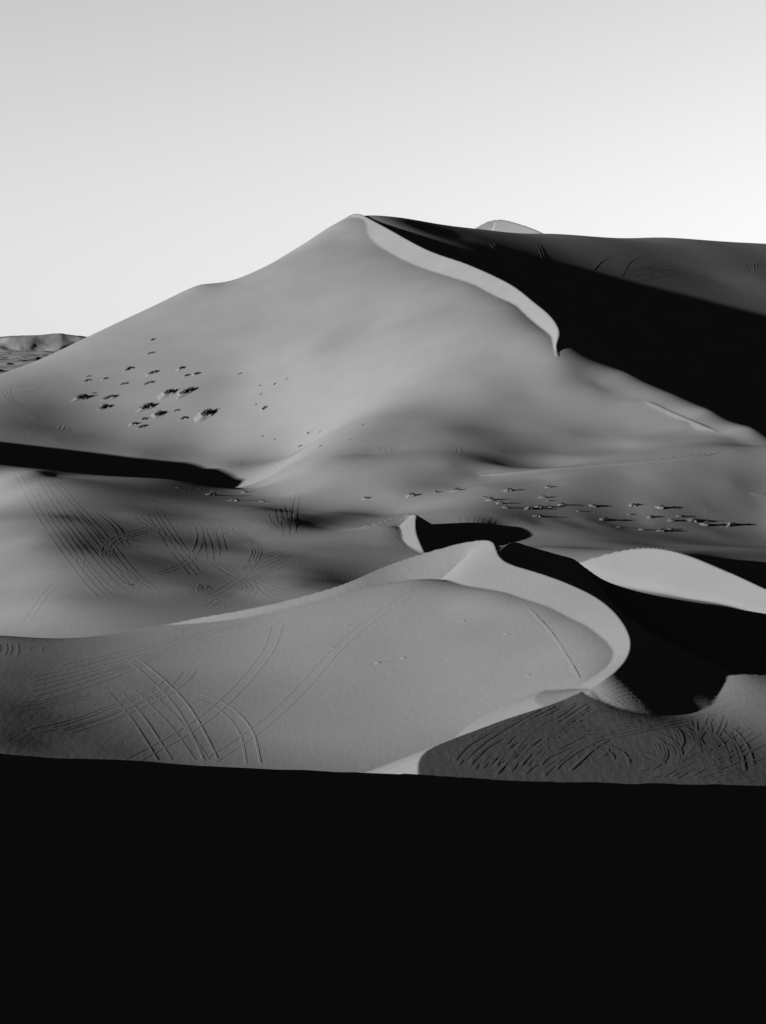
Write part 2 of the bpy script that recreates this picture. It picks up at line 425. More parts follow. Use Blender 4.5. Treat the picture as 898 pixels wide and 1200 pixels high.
# ---------------------------------------------------------------- mesh helpers
def make_mesh(name, V, F, mat, normals=None, smooth=True):
    me = bpy.data.meshes.new(name)
    V = np.asarray(V, np.float32); F = np.asarray(F, np.int32)
    k = F.shape[1]
    me.vertices.add(len(V)); me.vertices.foreach_set('co', V.ravel())
    me.loops.add(F.size); me.loops.foreach_set('vertex_index', F.ravel())
    me.polygons.add(len(F)); me.polygons.foreach_set('loop_start', np.arange(0, F.size, k, dtype=np.int32))
    me.update(calc_edges=True)
    me.polygons.foreach_set('use_smooth', np.full(len(F), smooth))
    if normals is not None:
        me.normals_split_custom_set_from_vertices(normals.astype(np.float32))
    me.materials.append(mat)
    return me
def link(name, me, parent=None, **props):
    o = bpy.data.objects.new(name, me)
    col.objects.link(o)
    if parent is not None:
        o.parent = parent
    for k, v in props.items():
        o[k] = v
    return o

# ---------------------------------------------------------------- the dunes as one height field, cut into its dunes
def widen(start, stop, first, grow):
    out, x, st = [], start, first
    while (x < stop) if first > 0 else (x > stop):
        x += st; st *= grow
        out.append(x)
    return out
cols_px = np.array(widen(-130, -5200, -3, 1.16)[::-1] + list(np.arange(-130, 1031, COL_STEP)) + widen(1030, 6100, 3, 1.16))
rows_y = np.concatenate([np.arange(90, 140, 3), np.arange(140, 300, .36), np.arange(300, 350, .5), np.arange(350, 520, .95), np.arange(520, 905, .85), np.arange(905, 1300, 2.2)]) if COL_STEP < 3 else \
         np.concatenate([np.arange(90, 140, 3), np.arange(140, 300, .7), np.arange(300, 520, 1.5), np.arange(520, 905, 1.5), np.arange(905, 1300, 4)])
GPX, GYY = np.meshgrid(cols_px, rows_y)
GXX = (GPX - CX) / FPX * GYY
GZZ, OWN = height(GXX, GYY)

def fan_normals(X, Y, Z):
    def d(a, ax):
        return np.gradient(a, axis=ax)
    ux, uy, uz = d(X, 1), d(Y, 1), d(Z, 1)
    vx, vy, vz = d(X, 0), d(Y, 0), d(Z, 0)
    n = np.stack([uy * vz - uz * vy, uz * vx - ux * vz, ux * vy - uy * vx], -1)
    return n / np.linalg.norm(n, axis=-1, keepdims=True)
GN = fan_normals(GXX, GYY, GZZ)
nr, nc = GZZ.shape
vid = np.arange(nr * nc).reshape(nr, nc)
QUADS = np.stack([vid[:-1, :-1], vid[:-1, 1:], vid[1:, 1:], vid[1:, :-1]], -1).reshape(-1, 4)
qx, qy = GXX[:-1, :-1].ravel(), GYY[:-1, :-1].ravel()
qown = OWN[:-1, :-1].ravel()

def front_of(line, x, y):
    """true where a spot lies on the camera's side of a left-to-right line given as (x, y) points"""
    l = np.array(line)
    return y < np.interp(x, l[:, 0], l[:, 1])
zone = np.full(len(QUADS), 2)                                        # 2 valley
ncr = np.array(NEAR_CREST)[:10]
zone[front_of([(-400, 262)] + [(x, y + 14) for x, y, z in ncr] + [(22, 275), (30, 300), (80, 290), (400, 280)], qx, qy)] = 0
hump_i = [i for i, f in enumerate(FACETS) if f[0] == 'hump'][0]
lit_i = [i for i, f in enumerate(FACETS) if f[0] == 'lit_dune'][0]
zone[qown == 100 + hump_i] = 1
zone[qown == 100 + lit_i] = 3
gz = ~front_of([(-900, 640), (-130, 640), (-60, 608), (-30, 592), (0, 570), (35, 530), (110, 538), (500, 520)], qx, qy)
zone[gz & (zone == 2)] = 4
gl = [(-600, 900), (-260, 850)] + [(x, y) for x, y, z in GREAT_CREST] + [(x, y) for x, y, z in SLUMP]
# the back dune: right of the great crest
cr = np.array([(x, y) for x, y, z in GREAT_CREST] + [(x, y) for x, y, z in SLUMP])
xr = np.interp(qy, cr[::-1, 1], cr[::-1, 0])
zone[(zone == 4) & (qy > 540) & (qx > xr)] = 5
zone[(zone == 4) & (qy > 852) & (qx > -15)] = 5
zone[qown == 2 + [t[0] for t in TENTS].index('peak')] = 6
zone[qown == 2 + [t[0] for t in TENTS].index('unseen_dune')] = 7
GROUND = {}
for zi, nm in enumerate(['near_dune', 'tracked_dune', 'dune_valley', 'lit_dune', 'great_dune', 'back_dune', 'distant_peak', 'unseen_dune']):
    f = QUADS[zone == zi]
    if not len(f):
        continue
    used, inv = np.unique(f.ravel(), return_inverse=True)
    V = np.stack([GXX.ravel()[used], GYY.ravel()[used], GZZ.ravel()[used]], -1)
    me = make_mesh(nm, V, inv.reshape(-1, 4), SAND, GN.reshape(-1, 3)[used])
    GROUND[nm] = link(nm, me, kind='structure')

# ---------------------------------------------------------------- the dune under the viewer, shaded by an unseen rise added behind and left of it
def foreground(X, Y):
    yb = 26 + .35 * vnoise(X * .35, X * 0 + 3, 4) + .12 * vnoise(X * 1.7, X * 0 + 7, 5)
    row = 904.5 + (X / 26 * FPX) * 37 / 898
    top = -1.7 - .172 * np.minimum(Y, yb) + (-(row - 400) / FPX * 26 + 1.7 + .172 * 26) * np.clip(Y / 26, 0, 1.4)
    top += .05 * vnoise(X * .5, Y * .5, 8) + .015 * vnoise(X * 2.2 + Y * .4, Y * 1.1, 9)
    t = -(SD[0] * X + SD[1] * Y) - 7
    rise = np.where(t > 0, .5 * t * t / (t + 8), 0)  # unseen flank toward the sun, added to keep the foreground in shade
    z = top + np.minimum(rise, 34 + (rise - 34) * 0) - np.maximum(t - 95, 0) * .35
    o = -SD[1] * X + SD[0] * Y
    z = z - .6 * np.maximum(Y - yb, 0)
    z -= .5 * np.maximum(-o - 55, 0) + .5 * np.maximum(o - 38, 0) + .45 * np.maximum(X - 34, 0)
    return np.maximum(z, -64)
fx = np.concatenate([np.arange(-260, -30, 4), np.arange(-30, -8, 1), np.arange(-8, 8, .08), np.arange(8, 30, 1), np.arange(30, 200, 5)])
fy = np.concatenate([np.arange(-200, -10, 4), np.arange(-10, 2, .5), np.arange(2, 20, .2), np.arange(20, 29, .12), np.arange(29, 120, 1.5)])
FX, FY = np.meshgrid(fx, fy)
FZ = foreground(FX, FY)
v = np.arange(FX.size).reshape(FX.shape)
fq = np.stack([v[:-1, :-1], v[:-1, 1:], v[1:, 1:], v[1:, :-1]], -1).reshape(-1, 4)
link('foreground_dune', make_mesh('foreground_dune', np.stack([FX, FY, FZ], -1).reshape(-1, 3), fq, SAND), kind='structure')

# ---------------------------------------------------------------- far dune field, distant mesa and the desert floor to the horizon
def far_height(X, Y):
    a = math.radians(35)
    u, w = X * math.cos(a) + Y * math.sin(a), -X * math.sin(a) + Y * math.cos(a)
    z = -50 + 0 * X
    for L, A, sd in ((300, 16, 1), (140, 9, 2), (60, 4, 3)):
        ph = (u / L + .9 * vnoise(u / (L * 1.6), w / (L * 1.6), sd + 20) + .35 * vnoise(u / (L * .6), w / (L * .8), sd + 40)) % 1.0
        z = z + A * np.where(ph < .74, ph / .74, (1 - ph) / .26) * (.55 + .45 * vnoise(u / (L * 2.3), w / (L * 1.4), sd + 60))
    mesa = np.clip((Y - 6600 + 60 * vnoise(X / 70, Y / 200, 77)) / 190, 0, 1)
    pxl = X / Y * FPX + CX
    top = np.interp(pxl, [-400, -60, 0, 20, 45, 72, 78, 90, 110, 400, 900, 1400], [20, 20, 16, 19, 24, 30, 27, 22, 12, 6, 4, 4])
    return z * (1 - mesa) + mesa * (top + 3 * vnoise(X / 60, Y / 90, 31) + 1.2 * vnoise(X / 22, Y / 40, 33))
fpx = np.array(widen(-140, -3500, -10, 1.25)[::-1] + list(np.arange(-140, 130, 1.5)) + widen(130, 4300, 6, 1.2))
fyy = np.concatenate([np.arange(1300, 2300, 60), np.arange(2300, 5200, 9), np.arange(5200, 7200, 22), np.arange(7200, 9000, 200)])
A1, A2 = np.meshgrid(fpx, fyy)
AX = (A1 - CX) / FPX * A2
AZ = far_height(AX, A2)
v = np.arange(AX.size).reshape(AX.shape)
fq = np.stack([v[:-1, :-1], v[:-1, 1:], v[1:, 1:], v[1:, :-1]], -1).reshape(-1, 4)
link('far_dune_field', make_mesh('far_dune_field', np.stack([AX, A2, AZ], -1).reshape(-1, 3), fq, SAND), kind='structure')
ring = [(0, 0, -75)] + [(r * math.cos(t), r * math.sin(t), -75) for r in (1500, 45000) for t in np.linspace(0, 2 * math.pi, 96, endpoint=False)]
rf = [(0, 1 + i, 1 + (i + 1) % 96) for i in range(96)]
rq = [(1 + i, 97 + i, 97 + (i + 1) % 96, 1 + (i + 1) % 96) for i in range(96)]
me = bpy.data.meshes.new('desert_floor'); me.from_pydata(ring, [], rf + rq); me.materials.append(SAND)
link('desert_floor', me, kind='structure')

# ---------------------------------------------------------------- reading the ground back: where a line of sight meets it, and its height
C0, C1 = np.searchsorted(cols_px, -129.9), np.searchsorted(cols_px, 1029.0)
ROWIMG = HR - GZZ / GYY * FPX
def ground_z(X, Y):
    X, Y = np.asarray(X, float), np.asarray(Y, float)
    u = np.interp(X / Y * FPX + CX, cols_px, np.arange(len(cols_px)))
    v_ = np.interp(Y, rows_y, np.arange(len(rows_y)))
    i = np.clip(u.astype(int), 0, nc - 2); j = np.clip(v_.astype(int), 0, nr - 2)
    fu, fv = u - i, v_ - j
    a, b, c, d = GZZ[j, i], GZZ[j, i + 1], GZZ[j + 1, i + 1], GZZ[j + 1, i]
    return (a * (1 - fu) + b * fu) * (1 - fv) + (d * (1 - fu) + c * fu) * fv
def meet(px, py):
    """ground point seen at a photo pixel"""
    u = np.interp(px, cols_px, np.arange(len(cols_px)))
    i = min(int(u), nc - 2); f = u - i
    prof = ROWIMG[:, i] * (1 - f) + ROWIMG[:, i + 1] * f
    j = int(np.argmax(prof <= py))
    if j == 0:
        return None
    t = (prof[j - 1] - py) / max(prof[j - 1] - prof[j], 1e-6)
    Y = rows_y[j - 1] + t * (rows_y[j] - rows_y[j - 1])
    X = (px - CX) / FPX * Y
    return X, Y
def owner(X, Y):
    """name of the dune that carries a spot"""
    u = int(np.clip(np.searchsorted(cols_px, X / Y * FPX + CX) - 1, 0, nc - 2))
    v_ = int(np.clip(np.searchsorted(rows_y, Y) - 1, 0, nr - 2))
    return ['near_dune', 'tracked_dune', 'dune_valley', 'lit_dune', 'great_dune', 'back_dune', 'distant_peak', 'unseen_dune'][zone.reshape(nr - 1, nc - 1)[v_, u]]

# ---------------------------------------------------------------- tyre tracks: ploughed grooves with berms, laid over the sand
rnd = random.Random(7)
def catmull(pts, n=14):
    p = np.array(pts, float)
    p = np.vstack([2 * p[0] - p[1], p, 2 * p[-1] - p[-2]])
    t = np.linspace(0, 1, n, endpoint=False)[:, None]
    out = [0.5 * (2 * p[i] + (p[i + 1] - p[i - 1]) * t + (2 * p[i - 1] - 5 * p[i] + 4 * p[i + 1] - p[i + 2]) * t ** 2
                  + (3 * p[i] - p[i - 1] - 3 * p[i + 1] + p[i + 2]) * t ** 3) for i in range(1, len(p) - 2)]
    return np.vstack(out + [p[-2:-1]])
TRACK_N = 0
def track(pix, depth=1.0, wheels=2, wide=1.0, gauge=1.5):
    """one vehicle's track along photo pixels: one or two grooves"""
    global TRACK_N
    q = catmull(pix)
    d = np.r_[0, np.cumsum(np.hypot(*np.diff(q, axis=0).T))]
    m = max(4, int(d[-1] / 1.6))
    s = np.linspace(0, d[-1], m)
    q = np.stack([np.interp(s, d, q[:, 0]), np.interp(s, d, q[:, 1])], -1)
    g = [meet(x, y) for x, y in q]
    runs, cur = [], []
    for p in g:
        if p is None or (cur and math.hypot(p[0] - cur[-1][0], p[1] - cur[-1][1]) > .012 * p[1] + 2.5 + .02 * p[1]):
            runs.append(cur); cur = [] if p is None else [p]
        else:
            cur.append(p)
    runs.append(cur)
    V, F = [], []
    first = None
    for run in runs:
        if len(run) < 5:
            continue
        c = np.array(run)
        for _ in range(3):
            c[1:-1] = .25 * c[:-2] + .5 * c[1:-1] + .25 * c[2:]
        L = np.r_[0, np.cumsum(np.hypot(*np.diff(c, axis=0).T))]
        st = max(.35, c[:, 1].mean() / 900)
        k = max(5, int(L[-1] / st))
        t = np.linspace(0, L[-1], k)
        c = np.stack([np.interp(t, L, c[:, 0]), np.interp(t, L, c[:, 1])], -1)
        for _ in range(3):
            c[1:-1] = .25 * c[:-2] + .5 * c[1:-1] + .25 * c[2:]
        tg = np.gradient(c, axis=0)
        tg /= np.linalg.norm(tg, axis=1, keepdims=True) + 1e-9
        nm = np.stack([-tg[:, 1], tg[:, 0]], -1)
        far = max(1.0, (c[:, 1].mean() / 240) ** .75) * wide
        if first is None:
            first = tuple(c[len(c) // 2])
        ends = np.clip(np.minimum(np.arange(k), np.arange(k)[::-1]) / 6.0, 0, 1)
        for side in ((-.5, .5) if wheels == 2 else (0,)):
            wob = np.array([rnd.uniform(.65, 1.25) for _ in range(k)])
            wob[1:-1] = .3 * wob[:-2] + .4 * wob[1:-1] + .3 * wob[2:]
            ph, fq = rnd.uniform(0, 99), rnd.uniform(.04, .12)
            wob = wob * np.clip(.75 + .75 * vnoise(np.arange(k) * fq * st + ph, np.full(k, ph), 5), .08, 1.3)
            base = len(V)
            prof = ((-.17, -.02), (-.09, .022), (-.03, .0), (.03, .0), (.09, .022), (.17, -.02))
            for o, h in prof:
                p = c + nm * (side * gauge + o * far)
                z = ground_z(p[:, 0], p[:, 1]) + .012 * far + h * far * depth * .8 * wob * ends - (1 - ends) * .04 * far
                V += list(np.stack([p[:, 0], p[:, 1], z], -1))
            for a in range(5):
                i0 = base + a * k
                for b in range(k - 1):
                    F.append((i0 + b, i0 + b + 1, i0 + k + b + 1, i0 + k + b))
    if not F:
        return
    me = make_mesh('tyre_track', np.array(V), np.array(F)[:, ::-1], SAND)
    link('tyre_track', me, GROUND[owner(*first)])
    TRACK_N += 1
def family(A, B, n, jit=1.5, **kw):
    a, b = np.array(A, float), np.array(B, float)
    for i in range(n):
        f = (i + rnd.uniform(-.3, .3)) / max(1, n - 1)
        p = a * (1 - f) + b * f
        p = p + np.array([[rnd.uniform(-jit, jit), rnd.uniform(-jit, jit) * .6] for _ in p])
        q = catmull(p, 6)                                  # no two passes start and end alike
        u0, u1 = int(len(q) * rnd.uniform(0, .22)), int(len(q) * rnd.uniform(.76, 1)) + 1
        kk = dict(kw); kk['depth'] = kw.get('depth', 1.0) * rnd.uniform(.45, 1.25)
        if len(q[u0:u1]) > 3:
            track(q[u0:u1:2], **kk)
def oval(cx, cy, rx, ry, a0, a1, n=9):
    return [(cx + rx * math.cos(math.radians(t)), cy - ry * math.sin(math.radians(t))) for t in np.linspace(a0, a1, n)]

# on the near dune
track([(150, 768), (190, 802), (215, 830), (235, 865), (250, 897)], 0.62)
track([(130, 806), (160, 840), (180, 870), (196, 896)], 0.39)
track([(160, 803), (200, 842), (222, 870), (240, 896)], 0.29)
track([(213, 809), (260, 828), (288, 858), (298, 900)], 0.68)
track([(326, 728), (312, 765), (270, 815), (220, 855), (145, 896)], 0.45)
track([(487, 692), (440, 722), (395, 760), (350, 810), (300, 855), (236, 898)], 0.34)
family([(0, 862), (75, 848), (140, 826), (195, 800), (222, 768)], [(0, 870), (75, 856), (142, 834), (200, 806), (230, 775)], 3, .8, depth=0.36)
family([(0, 828), (60, 820), (120, 806)], [(0, 834), (62, 826), (125, 812)], 2, .8, depth=0.36)
family([(0, 796), (100, 776), (230, 744), (320, 722)], [(0, 832), (90, 806), (180, 776), (260, 760)], 6, 4, depth=0.18)
family([(190, 742), (280, 722), (330, 715)], [(170, 760), (260, 738), (340, 722)], 4, 2, depth=0.15)
track([(617, 710), (645, 740), (668, 775), (683, 802)], 1.5, wheels=1, wide=1.2)
track([(694, 809), (720, 821), (752, 838)], 1.2, wheels=1)
family([(5, 752), (8, 760), (2, 772)], [(14, 752), (16, 764), (8, 776)], 2, .5, depth=0.27)
track(oval(52, 761, 12, 4, 40, 320), .5)
# in the valley
family([(20, 556), (50, 610), (100, 680), (130, 708)], [(62, 562), (110, 620), (160, 676), (192, 698)], 6, 4, depth=0.18)
family([(222, 603), (170, 618), (132, 631), (121, 647), (130, 660), (160, 681), (186, 692)], [(226, 607), (174, 621), (137, 633), (126, 648), (135, 661), (164, 681), (190, 691)], 2, .4, depth=0.23)
family([(269, 603), (268, 618), (280, 630), (294, 641), (296, 650), (284, 668), (268, 684)], [(277, 603), (275, 617), (287, 629), (301, 640), (303, 650), (290, 669), (274, 685)], 2, .3, depth=0.34)
track([(225, 608), (234, 628), (222, 655), (192, 670), (170, 673)], 0.29)
family([(165, 588), (182, 615), (202, 645), (232, 682)], [(178, 590), (196, 618), (215, 645), (240, 676)], 3, 1, depth=0.18)
family([(234, 612), (243, 636), (247, 660)], [(250, 612), (256, 635), (262, 655)], 3, .8, depth=0.18)
family([(342, 640), (300, 655), (270, 680), (240, 696)], [(330, 662), (290, 682), (250, 706)] + [(235, 712)], 6, 3, depth=0.18)
for k in range(5):
    track(oval(258 + k * 2, 690, 15 + k * 4, 5 + k * 2.2, 150, 400), .5)
family([(316, 598), (322, 612), (330, 622), (336, 640)], [(352, 574), (347, 592), (342, 612), (340, 640)], 6, 2.2, depth=0.27)
family([(322, 572), (350, 568), (385, 566)], [(325, 582), (355, 576), (395, 570)], 4, 1, depth=0.21)
family([(65, 562), (150, 578), (250, 606), (330, 626)], [(60, 572), (140, 592), (235, 618), (320, 634)], 6, 1.2, depth=0.12)
family([(442, 522), (420, 540), (380, 562), (345, 578)], [(455, 530), (430, 548), (395, 564), (350, 586)], 3, .7, depth=0.21)
family(oval(492, 528, 46, 13, 250, -40), oval(496, 528, 38, 10, 250, -40), 3, .5, depth=0.27)
family(oval(440, 530, 16, 7, 200, 20), oval(440, 533, 12, 6, 200, 20), 2, .5, depth=0.21)
family([(310, 540), (322, 546), (332, 558), (340, 566)], [(318, 537), (330, 545), (338, 556), (350, 566)], 2, .6, depth=0.18)
family([(265, 545), (274, 538), (278, 545), (272, 552)], [(268, 545), (276, 537), (282, 546), (275, 553)], 2, .4, depth=0.18)
family([(22, 742), (58, 692), (88, 672)], [(26, 742), (64, 690), (92, 672)], 1, .3, depth=0.18)
track([(92, 668), (92, 650), (80, 632), (68, 615)], 0.22)
family([(456, 614), (464, 628), (480, 646)], [(474, 612), (476, 626), (492, 646)], 5, .8, depth=0.27)
family([(548, 602), (541, 610), (552, 622), (566, 634)], [(590, 602), (572, 610), (580, 624), (596, 638)], 5, 1, depth=0.18)
# long faint passes wandering through the valley
for k in range(8):
    x0, y0 = rnd.uniform(40, 160), rnd.uniform(575, 640)
    x1, y1 = rnd.uniform(230, 330), rnd.uniform(640, 705)
    mx, my = (x0 + x1) / 2 + rnd.uniform(-30, 30), (y0 + y1) / 2 + rnd.uniform(-22, 22)
    track([(x0, y0), ((x0 + mx) / 2 + rnd.uniform(-9, 9), (y0 + my) / 2 + rnd.uniform(-6, 6)), (mx, my), ((x1 + mx) / 2 + rnd.uniform(-9, 9), (y1 + my) / 2 + rnd.uniform(-6, 6)), (x1, y1)], rnd.uniform(.15, .35))
# on the great dune's foot
family([(0, 460), (22, 452), (44, 448), (47, 453), (32, 460), (0, 467)], [(0, 463), (22, 455), (40, 452), (42, 455), (30, 459), (0, 465)], 3, .4, depth=.6)
family([(14, 446), (4, 458), (14, 472), (45, 492), (72, 508)], [(18, 447), (9, 459), (18, 472), (50, 492), (78, 508)], 2, .4, depth=.5)
family([(0, 488), (50, 502), (90, 508), (128, 504)], [(0, 496), (45, 510), (90, 512), (126, 506)], 3, .8, depth=.5)
family([(60, 512), (72, 500), (70, 490)], [(70, 512), (82, 502), (84, 497)], 3, .6, depth=.5)
# on the back dune
track([(578, 283), (583, 290), (592, 294), (590, 304)], .9, wheels=1, wide=.7)
track([(572, 284), (580, 292), (584, 300)], .9, wheels=1, wide=.7)
track([(630, 284), (634, 292), (638, 306)], .9, wide=.6)
track([(728, 326), (738, 308), (752, 300), (775, 294)], .7, wheels=1, wide=.6)
track([(694, 318), (706, 306), (722, 298)], .7, wheels=1, wide=.6)
family([(700, 322), (770, 312), (830, 314), (897, 308)], [(720, 336), (790, 322), (850, 326), (897, 318)], 7, 3, depth=.4, wide=.6)
family([(700, 292), (760, 302), (840, 330), (895, 360)], [(760, 290), (820, 300), (870, 322), (897, 340)], 8, 3, depth=.4, wide=.6)
family([(870, 300), (874, 316), (890, 332)], [(886, 300), (884, 316), (896, 330)], 2, .8, depth=.5, wide=.6)
# on the tracked dune
family([(530, 908), (545, 882), (585, 858), (640, 832)], [(600, 912), (625, 880), (655, 852), (700, 820)], 13, 5, depth=0.37)
family([(560, 908), (580, 890), (620, 872), (690, 850)], [(640, 914), (665, 892), (700, 868), (760, 842)], 9, 5, depth=0.33)
family([(620, 840), (700, 838), (790, 822), (897, 806)], [(600, 862), (700, 862), (800, 842), (897, 828)], 9, 4.5, depth=0.22)
family([(690, 812), (730, 832), (790, 830), (860, 800)], [(660, 826), (720, 846), (800, 846), (897, 816)], 8, 3, depth=0.22)
family([(815, 850), (845, 858), (862, 880), (868, 914)], [(822, 846), (852, 854), (870, 878), (878, 914)], 2, .6, depth=0.45)
family([(752, 862), (775, 872), (780, 890), (762, 900), (735, 905)], [(748, 856), (782, 868), (790, 890), (768, 906), (735, 912)], 4, .8, depth=0.37)
family([(770, 850), (795, 858), (800, 874), (785, 880)], [(775, 846), (802, 856), (808, 876), (788, 884)], 3, .7, depth=0.37)
family([(815, 826), (820, 850), (835, 880), (855, 918)], [(850, 832), (835, 856), (815, 884), (790, 916)], 4, 1.5, depth=0.26)
family([(897, 840), (850, 868), (790, 900), (760, 916)], [(897, 868), (860, 886), (820, 905), (800, 918)], 6, 2, depth=0.22)
family([(800, 908), (850, 896), (897, 892)], [(810, 918), (850, 908), (897, 904)], 3, 1.5, depth=0.22)
for k in range(9):
    cx_, cy_ = rnd.uniform(600, 890), rnd.uniform(866, 905)
    r_ = rnd.uniform(14, 46)
    a0 = rnd.uniform(0, 360)
    track(oval(cx_, cy_, r_, r_ * .38, a0, a0 + rnd.uniform(90, 230)), rnd.uniform(.15, .35))

# ---------------------------------------------------------------- shrubs on their sand hummocks
def leaf_material():
    m = bpy.data.materials.new('shrub_leaves'); m.use_nodes = True
    nt = m.node_tree; b = nt.nodes['Principled BSDF']
    b.inputs['Roughness'].default_value = .9; b.inputs['Specular IOR Level'].default_value = 0.05
    n = nt.nodes.new('ShaderNodeTexNoise'); n.inputs['Scale'].default_value = 4
    r = nt.nodes.new('ShaderNodeMapRange'); r.inputs['To Min'].default_value = .0009; r.inputs['To Max'].default_value = .0026
    nt.links.new(n.outputs[0], r.inputs['Value']); nt.links.new(r.outputs[0], b.inputs['Base Color'])
    return m
LEAF = leaf_material()
def hummock_mesh(seed, flat):
    """mound of drifted sand, one unit wide: a gentle tail up-light, steep down-light"""
    r = random.Random(seed)
    n_a, n_r = 28, 9
    V = [(0, 0, 1.0)]
    lob = [r.uniform(.8, 1.2) for _ in range(7)]
    for j in range(1, n_r + 1):
        for i in range(n_a):
            t = 2 * math.pi * i / n_a
            e = 1 + .16 * math.sin(t * 3 + lob[0] * 9) + .10 * math.sin(t * 5 + lob[1] * 9)
            rr = j / n_r * e
            x, y = rr * math.cos(t), rr * math.sin(t) * .62
            x = x * (1.35 if x < 0 else .72)
            f = j / n_r
            h = (1 - f) ** 1.35 * (1 + .25 * math.sin(t * 2 + lob[2] * 8) * f) if x < 0 else (1 - f ** 1.5)
            h += .10 * r.uniform(-1, 1) * (1 - f) * f * 3
            V.append((x * .5, y * .5, h * flat - (.05 if j == n_r else 0)))
    V[0] = (0, 0, flat)
    F = [(0, 1 + i, 1 + (i + 1) % n_a) for i in range(n_a)]
    Q = [(1 + (j - 1) * n_a + i, 1 + j * n_a + i, 1 + j * n_a + (i + 1) % n_a, 1 + (j - 1) * n_a + (i + 1) % n_a) for j in range(1, n_r) for i in range(n_a)]
    me = bpy.data.meshes.new('hummock'); me.from_pydata(V, [], F + Q)
    for p in me.polygons: p.use_smooth = True
    me.materials.append(SAND)
    return me
def foliage_mesh(seed, lx, ly, lz, base, n=150):
    r = random.Random(seed)
    V, F = [], []
    clumps = [(r.uniform(-1, 1), r.uniform(-.6, .6), r.uniform(.5, 1)) for _ in range(6)]
    for _ in range(n):
        c = r.choice(clumps)
        x = (c[0] * .7 + r.gauss(0, .24)) * lx * .5
        y = (c[1] * .7 + r.gauss(0, .3)) * ly * .5
        z = base * (1 - abs(x) / lx) + abs(r.gauss(.3, .35)) * c[2] * lz
        a, b_ = r.uniform(0, 6.28), r.uniform(-.9, .9)
        s1, s2 = r.uniform(.03, .07), r.uniform(.012, .03)
        u = np.array([math.cos(a) * math.cos(b_), math.sin(a) * math.cos(b_), math.sin(b_)]) * s1
        w = np.array([-math.sin(a), math.cos(a), r.uniform(-.5, .8)]) * s2
        p = np.array([x, y, z])
        i = len(V)
        V += [tuple(p - u), tuple(p + w), tuple(p + u), tuple(p - w)]
        F.append((i, i + 1, i + 2, i + 3))
    me = bpy.data.meshes.new('foliage'); me.from_pydata(V, [], F); me.materials.append(LEAF)
    return me
def stem_mesh(seed, lx, lz, base):
    r = random.Random(seed)
    V, F = [], []
    for _ in range(9):
        x0 = r.uniform(-.25, .25) * lx
        tip = np.array([x0 + r.uniform(-.25, .25) * lx, r.uniform(-.2, .2) * lx, base * .6 + lz * r.uniform(.6, 1.1)])
        root = np.array([x0, r.uniform(-.05, .05), base * .3])
        i = len(V)
        for k, (p, rad) in enumerate(((root, .010), (tip, .004))):
            V += [(p[0] + rad, p[1], p[2]), (p[0] - rad * .5, p[1] + rad * .87, p[2]), (p[0] - rad * .5, p[1] - rad * .87, p[2])]
        F += [(i, i + 1, i + 4, i + 3), (i + 1, i + 2, i + 5, i + 4), (i + 2, i, i + 3, i + 5)]
    me = bpy.data.meshes.new('stem'); me.from_pydata(V, [], F); me.materials.append(LEAF)
    return me
KINDS = []
for k in range(6):
    fl = (.13, .16, .12, .15, .17, .13)[k]
    KINDS.append((hummock_mesh(40 + k, fl), foliage_mesh(60 + k, .55, .4, .16, fl * .9), stem_mesh(80 + k, .4, .18, fl)))
SLOPE_KINDS = []                     # longer and lower, with leaves along the whole lee edge
for k in range(6):
    fl = (.08, .09, .07, .09, .10, .08)[k]
    SLOPE_KINDS.append((hummock_mesh(140 + k, fl), foliage_mesh(160 + k, .70, .26, .07, fl * .95, 260), stem_mesh(180 + k, .6, .14, fl)))
BUMPS = [hummock_mesh(240 + k, .10) for k in range(3)]
shrub_n = 0
def size_word(w):
    return 'broad' if w >= 15 else 'middling' if w >= 9.5 else 'small' if w >= 6.5 else 'tiny'
def shrub(px, py, w, label, group, slope=False, bare=False, size=1.0):
    global shrub_n
    g = meet(px, py)
    if g is None:
        return
    X, Y = g
    wm = w * Y / FPX * size
    z = float(ground_z(X, Y))
    e = .6
    zx = float(ground_z(X + e, Y) - ground_z(X - e, Y)) / (2 * e)
    zy = float(ground_z(X, Y + e) - ground_z(X, Y - e)) / (2 * e)
    o = bpy.data.objects.new('sand_hummock' if bare else 'desert_shrub', None)
    o.empty_display_size = .3
    col.objects.link(o)
    rot = math.radians(25 + rnd.uniform(-14, 14) + (8 if slope else 0))
    # stand the mound on the slope, turned down-light
    ax = np.array([math.cos(rot), math.sin(rot), zx * math.cos(rot) + zy * math.sin(rot)]); ax /= np.linalg.norm(ax)
    nz = np.array([-zx, -zy, 1.0]); nz /= np.linalg.norm(nz)
    ay = np.cross(nz, ax); ay /= np.linalg.norm(ay)
    az = np.cross(ax, ay)
    from mathutils import Matrix
    M = Matrix(((ax[0], ay[0], az[0], X), (ax[1], ay[1], az[1], Y), (ax[2], ay[2], az[2], z - .02), (0, 0, 0, 1)))
    o.matrix_world = M @ Matrix.Diagonal((wm, wm * rnd.uniform(.8, 1.2), wm * rnd.uniform(.85, 1.2), 1))
    o['label'] = size_word(w) + label if label.startswith(' ') else label; o['category'] = 'hummock' if bare else 'shrub'; o['group'] = group
    if bare:
        link('hummock', BUMPS[shrub_n % 3], o)
    else:
        kinds = SLOPE_KINDS if slope else KINDS
        h, f, s_ = kinds[shrub_n % 6]
        link('hummock', h, o); link('foliage', f, o); link('stem', s_, o)
    shrub_n += 1
    return o
LG = ' dark shrub on a low hummock in the cluster on the great dune\'s flank'
